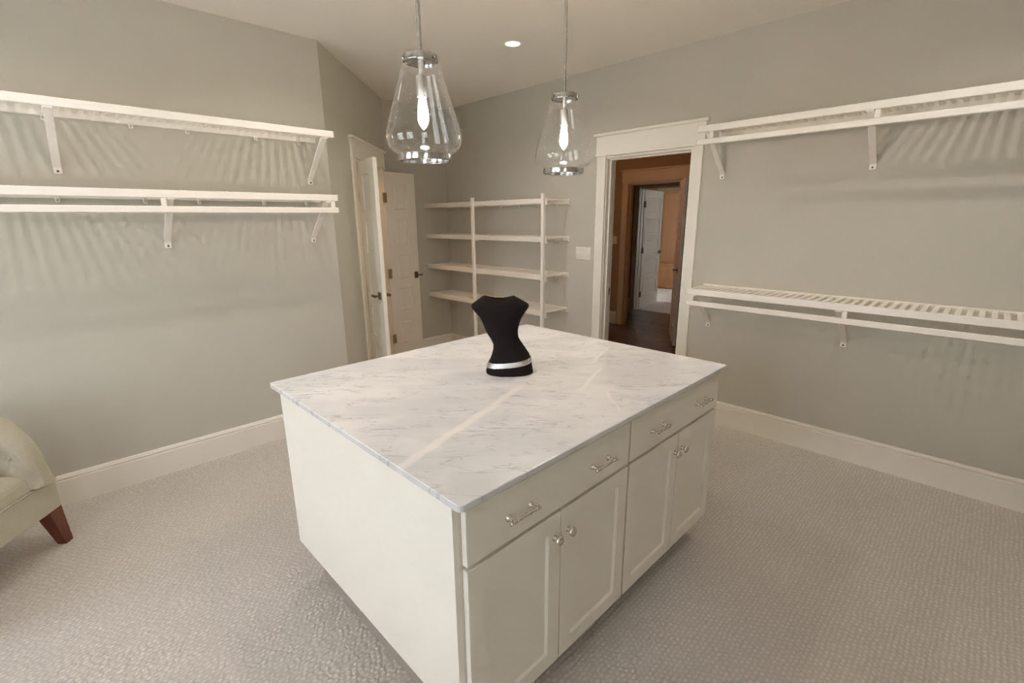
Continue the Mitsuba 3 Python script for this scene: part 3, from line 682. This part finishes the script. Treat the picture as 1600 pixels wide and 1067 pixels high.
# ================================================================== slatted wall shelves
SL_P, SL_W = 0.0461, 0.0245
def wall_shelf(side, l0, l1, zt, label, rail, brackets, clips, spacers=(), back_ext=0.0, slat0=None):
    """side 'L': along x on the left wall, 'R': along y on the right wall. l0..l1 along the wall, zt = top of the front rail."""
    D = 0.315
    def bx(a, b, d0, d1, z0, z1, c=0.0015):
        return cbox(a, b, YL - d1, YL - d0, z0, z1, c) if side == 'L' else cbox(XR - d1, XR - d0, a, b, z0, z1, c)
    def pt(l, d, z):
        return (l, YL - d, z) if side == 'L' else (XR - d, l, z)
    def move(s):
        return T().translate([s, 0, 0] if side == 'L' else [0, s, 0])
    t = thing('wall_shelf', label, 'shelf', 'slatted wall shelves')
    obj('front_rail', bx(l0, l1, D - 0.019, D, zt - 0.042, zt, 0.003), 'paint_shelf', t)
    obj('back_rail', bx(l0 + 0.012, l1 + back_ext, 0.0, 0.018, zt - 0.043, zt + 0.003, 0.002), 'paint_shelf', t)
    sl = mikit.ply(bx(-SL_W / 2, SL_W / 2, 0.0185, D - 0.0195, zt - 0.016, zt - 0.005, 0.002), 'paint_shelf')
    s = (l1 - 0.028) if slat0 is None else slat0
    while s > l0 + 0.02:
        obj('slat', sl, None, t, at=move(s)); s -= SL_P
    if rail:
        obj('hang_rail', bx(l0, l1, D - 0.017, D - 0.001, zt - 0.120, zt - 0.084, 0.004), 'paint_shelf', t)
        sp = mikit.ply(bx(-0.0125, 0.0125, D - 0.015, D - 0.003, zt - 0.0835, zt - 0.0425, 0.001), 'paint_shelf')
        for l in spacers:
            obj('spacer', sp, None, t, at=move(l))
    w, th = 0.017, 0.009
    zb = zt - 0.312
    dq = D - 0.032
    q = np.array([dq - 0.003, (zt - 0.043) - (zb + 0.02)]); q /= np.linalg.norm(q); nn = np.array([-q[1], q[0]]) * th
    poly = np.array([(0.001, zb + 0.014), (0.001, zb + 0.026), (dq - 0.014, zt - 0.043), (dq + 0.010, zt - 0.043), (dq + 0.010, zt - 0.050)])
    pts = [pt(s_ * w, d, z) for s_ in (-1, 1) for d, z in poly]
    arm = cat_([hull(pts), bx(-w, w, 0.0005, 0.008, zb - 0.010, zb + 0.022, 0.001), bx(-w, w, dq - 0.02, D - 0.001, zt - 0.050, zt - 0.0425, 0.001)])
    br = mikit.ply(arm, 'paint_shelf')
    e = np.asarray(pt(0, 1, 0)) - np.asarray(pt(0, 0, 0))
    base = np.array(pt(0.0, 0.0072, zb + 0.002))
    sc = mikit.ply(rod(base - e * 0.004, base + e * 0.0024, 0.0055, 12), 'screw_dark')
    for l in brackets:
        k = obj('bracket', br, None, t, at=move(l))
        obj('screw', sc, None, k, at=move(l), label='dark screw head')
    # hook-shaped clips under the back rail
    ring_ = manif(bx(-0.010, 0.010, 0.012, 0.024, zt - 0.066, zt - 0.030, 0.003)) - manif(bx(-0.0045, 0.0045, 0.0, 0.04, zt - 0.058, zt - 0.046, 0))
    cp_ = mikit.ply(tri(ring_), 'plastic_white')
    for l in clips:
        obj('clip', cp_, None, t, at=move(l))
    # plastic end caps
    ec = [bx(l1, l1 + 0.003, D - 0.0195, D + 0.0005, zt - 0.0425, zt + 0.0005, 0.001)]
    obj('end_cap', ec[0], 'plastic_white', t)
    if rail:
        obj('end_cap', bx(l1, l1 + 0.003, D - 0.0175, D - 0.0005, zt - 0.1205, zt - 0.0835, 0.001), 'plastic_white', t)
    return t

wall_shelf('L', -1.25, 1.556, 2.150, 'white slatted shelf without hanging rail, upper of the two on the left wall', False,
           (0.172, 1.500, -0.90), (0.162, 0.517, 0.786, 1.166, 1.443, -0.25, -0.62), back_ext=0.006)
wall_shelf('L', -1.25, 1.543, 1.747, 'white slatted shelf with hanging rail, lower of the two on the left wall', True,
           (0.590, 1.478, -0.55), (0.144, 0.518, 0.788, 1.164, 1.448, -0.25, -0.62), spacers=(0.557, 1.512, -0.585), back_ext=0.006)
wall_shelf('R', -1.05, 1.552, 2.164, 'white slatted shelf with hanging rail, upper of the two on the right wall', True,
           (1.488, 0.612, -0.26), (), spacers=(1.460, 0.578, -0.295), back_ext=-0.02, slat0=1.50)
wall_shelf('R', -1.05, 1.538, 1.085, 'white slatted shelf with hanging rail, lower of the two on the right wall', True,
           (1.488, 0.608, -0.26), (), spacers=(1.500, 0.575, -0.295), back_ext=0.012, slat0=1.53)

# ================================================================== corner shelving on the right wall
cs = thing('corner_shelving', 'white four-tier slatted shelving with two posts in the corner left of the doorway', 'shelving')
PX, D4 = 3.262, 0.325
for yy in (2.884, 3.838):
    k = obj('post', cbox(PX - 0.032, PX - 0.002, yy - 0.015, yy + 0.015, 0.0, 1.782, 0.003), 'paint_shelf', cs)
    obj('cap', cbox(PX - 0.0335, PX - 0.0005, yy - 0.0165, yy + 0.0165, 1.778, 1.790, 0.003), 'plastic_white', k)
for zt in (1.752, 1.419, 1.076, 0.743):
    y0, y1 = 2.868, YC - 0.012
    sh = obj('shelf', cbox(PX, PX + 0.018, y0, y1, zt - 0.047, zt, 0.003), 'paint_shelf', cs)
    obj('back_rail', cbox(XR - 0.018, XR, y0 + 0.004, y1, zt - 0.045, zt, 0.002), 'paint_shelf', sh)
    sl = mikit.ply(cbox(PX + 0.0185, XR - 0.0185, -SL_W / 2, SL_W / 2, zt - 0.017, zt - 0.006, 0.002), 'paint_shelf')
    s = y0 + 0.020
    while s < y1 - 0.015:
        obj('slat', sl, None, sh, at=T().translate([0, s, 0])); s += SL_P
    obj('end_cap', cbox(PX - 0.0005, PX + 0.0185, y0 - 0.006, y0, zt - 0.056, zt + 0.001, 0.001), 'plastic_white', sh)
    obj('end_cap', cbox(XR - 0.020, XR, y0 - 0.004, y0 + 0.004, zt - 0.052, zt + 0.003, 0.001), 'plastic_white', sh)
    cp_ = mikit.ply(cbox(XR - 0.026, XR - 0.014, -0.010, 0.010, zt - 0.064, zt - 0.044, 0.003), 'plastic_white')
    for l in (3.00, 3.24, 3.50, 3.78, 4.05, 4.35):
        obj('clip', cp_, None, sh, at=T().translate([0, l, 0]))
    for yy in (2.884, 3.838):
        obj('post_clip', cbox(PX - 0.001, PX + 0.03, yy - 0.022, yy - 0.012 + 0.01, zt - 0.058, zt - 0.0475, 0.001), 'plastic_white', sh)

# ================================================================== light switch
ls = thing('light_switch', 'white three-gang rocker switch plate left of the doorway casing', 'light switch')
sy = 2.7005
obj('plate', cbox(XR - 0.006, XR, sy - 0.084, sy + 0.084, 1.208, 1.322, 0.003), 'plastic_white', ls)
for i in (-1, 0, 1):
    yc = sy + i * 0.046
    ms = hull([(XR - d, y, z) for y in (yc - 0.0165, yc + 0.0165) for d, z in ((0.004, 1.232), (0.004, 1.298), (0.0075, 1.233), (0.0105, 1.265), (0.0075, 1.297))])
    obj('rocker', ms, 'plastic_white', ls)

# ================================================================== tufted armchair at the left edge
AC, D1, D2 = np.array([-0.122, 3.11, 0.0]), np.array([-0.626, -0.78, 0.0]), np.array([-0.78, 0.626, 0.0])
def W(P):
    P = np.asarray(P, float)
    return AC + P[..., :1] * D1 + P[..., 1:2] * D2 + P[..., 2:3] * np.array([0, 0, 1.0])
CW, CD = 0.78, 0.50
ar = thing('armchair', 'button-tufted linen armchair with dark wooden legs, cut off by the left edge', 'armchair')
def local_mesh(m):
    v = W(m.vertices)
    g = trimesh.Trimesh(v, m.faces, process=False)
    return g if g.volume > 0 else trimesh.Trimesh(v, m.faces[:, ::-1], process=False)
obj('seat_frame', local_mesh(cbox(0, CW, 0.0, CD, 0.20, 0.357, 0.008)), 'linen', ar)
for u, v, su, sv in ((0.04, 0.04, 1, 1), (CW - 0.04, 0.04, -1, 1), (0.04, CD - 0.04, 1, -1), (CW - 0.04, CD - 0.04, -1, -1)):
    pts = [(u + a * 0.036, v + b * 0.036, 0.205) for a in (-1, 1) for b in (-1, 1)] + [(u - su * 0.030 + a * 0.021, v - sv * 0.016 + b * 0.021, 0.0) for a in (-1, 1) for b in (-1, 1)]
    obj('leg', local_mesh(hull(pts)), 'mahogany', ar)
piping = []
for p, q in (((0.0, -0.002, 0.357), (CW, -0.002, 0.357)), ((-0.002, 0.0, 0.357), (-0.002, CD, 0.357))):
    P = W(np.array([p, q])); piping.append(rod(P[0], P[1], 0.0035, 8))
obj('piping', cat_(piping), 'linen', ar, smooth=True)
# seat cushion: pillow-shaped
def pillow(u0, u1, v0, v1, z0, z1, crown, n=28, r=0.05):
    g = np.linspace(-1, 1, n)
    top, bot = [], []
    U, V = np.meshgrid(np.sin(g * np.pi / 2), np.sin(g * np.pi / 2), indexing='ij')
    edge = np.minimum((1 - np.abs(U)) * (u1 - u0) / 2, (1 - np.abs(V)) * (v1 - v0) / 2)
    zt = z1 - r + np.sqrt(np.maximum(0, r * r - np.maximum(0, r - edge) ** 2)) + crown * (1 - U ** 2) * (1 - V ** 2)
    P = np.stack([(u0 + u1) / 2 + U * (u1 - u0) / 2, (v0 + v1) / 2 + V * (v1 - v0) / 2, zt], -1)
    Bm = P.copy(); Bm[..., 2] = z0
    v = np.concatenate([P.reshape(-1, 3), Bm.reshape(-1, 3)])
    f = []
    N = n * n
    for i in range(n - 1):
        for j in range(n - 1):
            a, b, c, d = i * n + j, (i + 1) * n + j, (i + 1) * n + j + 1, i * n + j + 1
            f += [(a, b, c), (a, c, d), (N + a, N + c, N + b), (N + a, N + d, N + c)]
    loop = [i * n for i in range(n)] + [(n - 1) * n + j for j in range(1, n)] + [i * n + n - 1 for i in range(n - 2, -1, -1)] + [j for j in range(n - 2, 0, -1)]
    for a, b in zip(loop, loop[1:] + loop[:1]):
        f += [(a, N + b, b), (a, N + a, N + b)]
    return trimesh.Trimesh(v, np.array(f), process=False)
obj('seat_cushion', local_mesh(pillow(0.125, CW - 0.125, 0.004, CD - 0.13, 0.357, 0.455, 0.02)), 'linen', ar, smooth=50)
# wrap-round arms and back: one padded, tufted shell
def top_h(s):
    return np.interp(s, [0, 0.03, 0.07, 0.13, 0.25, 0.40, 3], [0.690, 0.705, 0.712, 0.718, 0.728, 0.735, 0.735])
TH, ZB = 0.118, 0.357
path = []
for s in np.concatenate([[-0.034, -0.032, -0.027, -0.018, -0.006, 0.008, 0.022], np.linspace(0.036, CD - 0.14, 30)]): path.append((0.0, s, 1, 0))
for a in np.linspace(0, 90, 9)[1:-1]:
    a = math.radians(a); path.append((0.14 - 0.14 * math.cos(a), CD - 0.14 + 0.14 * math.sin(a), math.cos(a), -math.sin(a)))
for s in np.linspace(0.14, CW - 0.14, 24): path.append((s, CD, 0, -1))
for a in np.linspace(90, 0, 9)[1:-1]:
    a = math.radians(a); path.append((CW - 0.14 + 0.14 * math.cos(a), CD - 0.14 + 0.14 * math.sin(a), -math.cos(a), -math.sin(a)))
for s in np.concatenate([np.linspace(CD - 0.14, 0.036, 30), [0.022, 0.008, -0.006, -0.018, -0.027, -0.032, -0.034]]): path.append((CW, s, -1, 0))
L_ = np.concatenate([[0], np.cumsum([math.hypot(path[i + 1][0] - path[i][0], path[i + 1][1] - path[i][1]) for i in range(len(path) - 1)])])
NP = 56
TS, TZ = 0.130, 0.120                               # tuft spacing along the shell and up it
def tuft_pad(s2, z):
    q = (s2 - 0.040) / TS; row = (z - 0.535) / TZ
    best = min(math.hypot((q - i_ - 0.5 * (j_ % 2)) * TS, (row - j_) * TZ) for i_ in range(int(q) - 2, int(q) + 3) for j_ in (-2, -1, 0, 1, 2))
    r1, r2_ = (q + row / 2) % 1.0, (q - row / 2) % 1.0
    crease = min(min(r1, 1 - r1), min(r2_, 1 - r2_))
    return 0.030 * min(1.0, best / 0.058) ** 0.6 * (0.55 + 0.45 * min(1.0, crease / 0.16) ** 0.6)
rings = []
for (u, v, nu, nv), s in zip(path, L_):
    s2 = min(s, L_[-1] - s) - 0.034
    H = float(top_h(s2)); side = 1.0 if abs(nu) > 0.99 else 0.8
    do = lambda z: 0.068 * side * min(1.0, max(0.0, (z - ZB) / (0.600 - ZB))) ** 0.85
    loop = []
    zt_ = H - 0.050
    for i in range(NP):
        a = i / NP
        if a < 0.30: z = ZB + (zt_ - ZB) * a / 0.30; d = do(z)
        elif a < 0.56:
            b = (a - 0.30) / 0.26 * math.pi; c0, c1 = do(zt_), TH + 0.035
            d = (c0 + c1) / 2 - (c1 - c0) / 2 * math.cos(b); z = zt_ + 0.050 * math.sin(b)
        else:
            f_ = (a - 0.56) / 0.44; z = zt_ + (ZB - zt_) * f_; d = TH + 0.035 * (1 - f_)
        pad = 0.0
        k_ = min(1.0, max(0.0, (a - 0.16) / 0.16))
        pad = tuft_pad(s2, z)
        nout = (-1 if a < 0.30 else (1 if a > 0.56 else -math.cos((a - 0.30) / 0.26 * math.pi)))
        d += nout * pad * k_ * (0.45 if a < 0.36 else 1.0)
        if 0.30 <= a <= 0.56: z += 0.45 * pad * math.sin((a - 0.30) / 0.26 * math.pi)
        e_ = 0.30 + 0.70 * math.sqrt(max(0.0, 1 - (max(0.0, 0.036 - s2) / 0.070) ** 2))
        cz, cd = (ZB + H) / 2, 0.085
        d = cd + (d - cd) * e_
        z2 = cz + (z - cz) * e_ if z > cz else z
        lean = 0.055 * max(0.0, (z2 - 0.50) / 0.21) ** 1.6 * max(0.0, 1 - s2 / 0.22)
        loop.append((u + nu * d - nv * 0, v + nv * d + (lean if abs(nu) > 0.9 else 0), z2))
    rings.append(loop)
obj('back', local_mesh(loft(rings)), 'linen', ar, smooth=50)
for sgn in (0, 1):
    for k_ in range(3):
        for j_, zz in ((0, 0.535), (1, 0.535 + TZ)):
            s = 0.040 + TS * (k_ + 0.5 * (j_ % 2))
            if s < 0.33:
                f_ = (0.665 - zz) / (0.665 - ZB)
                uu = TH + 0.035 * (1 - f_) + 0.004 if zz < 0.66 else TH + 0.03
                lean = 0.055 * max(0.0, (zz - 0.50) / 0.21) ** 1.6 * max(0.0, 1 - s / 0.22)
                P = W(np.array([[uu if sgn == 0 else CW - uu, s + lean, zz]]))[0]
                b = trimesh.creation.icosphere(2, 0.0095); b.apply_translation(P)
                obj('button', b, 'linen', ar, smooth=True)
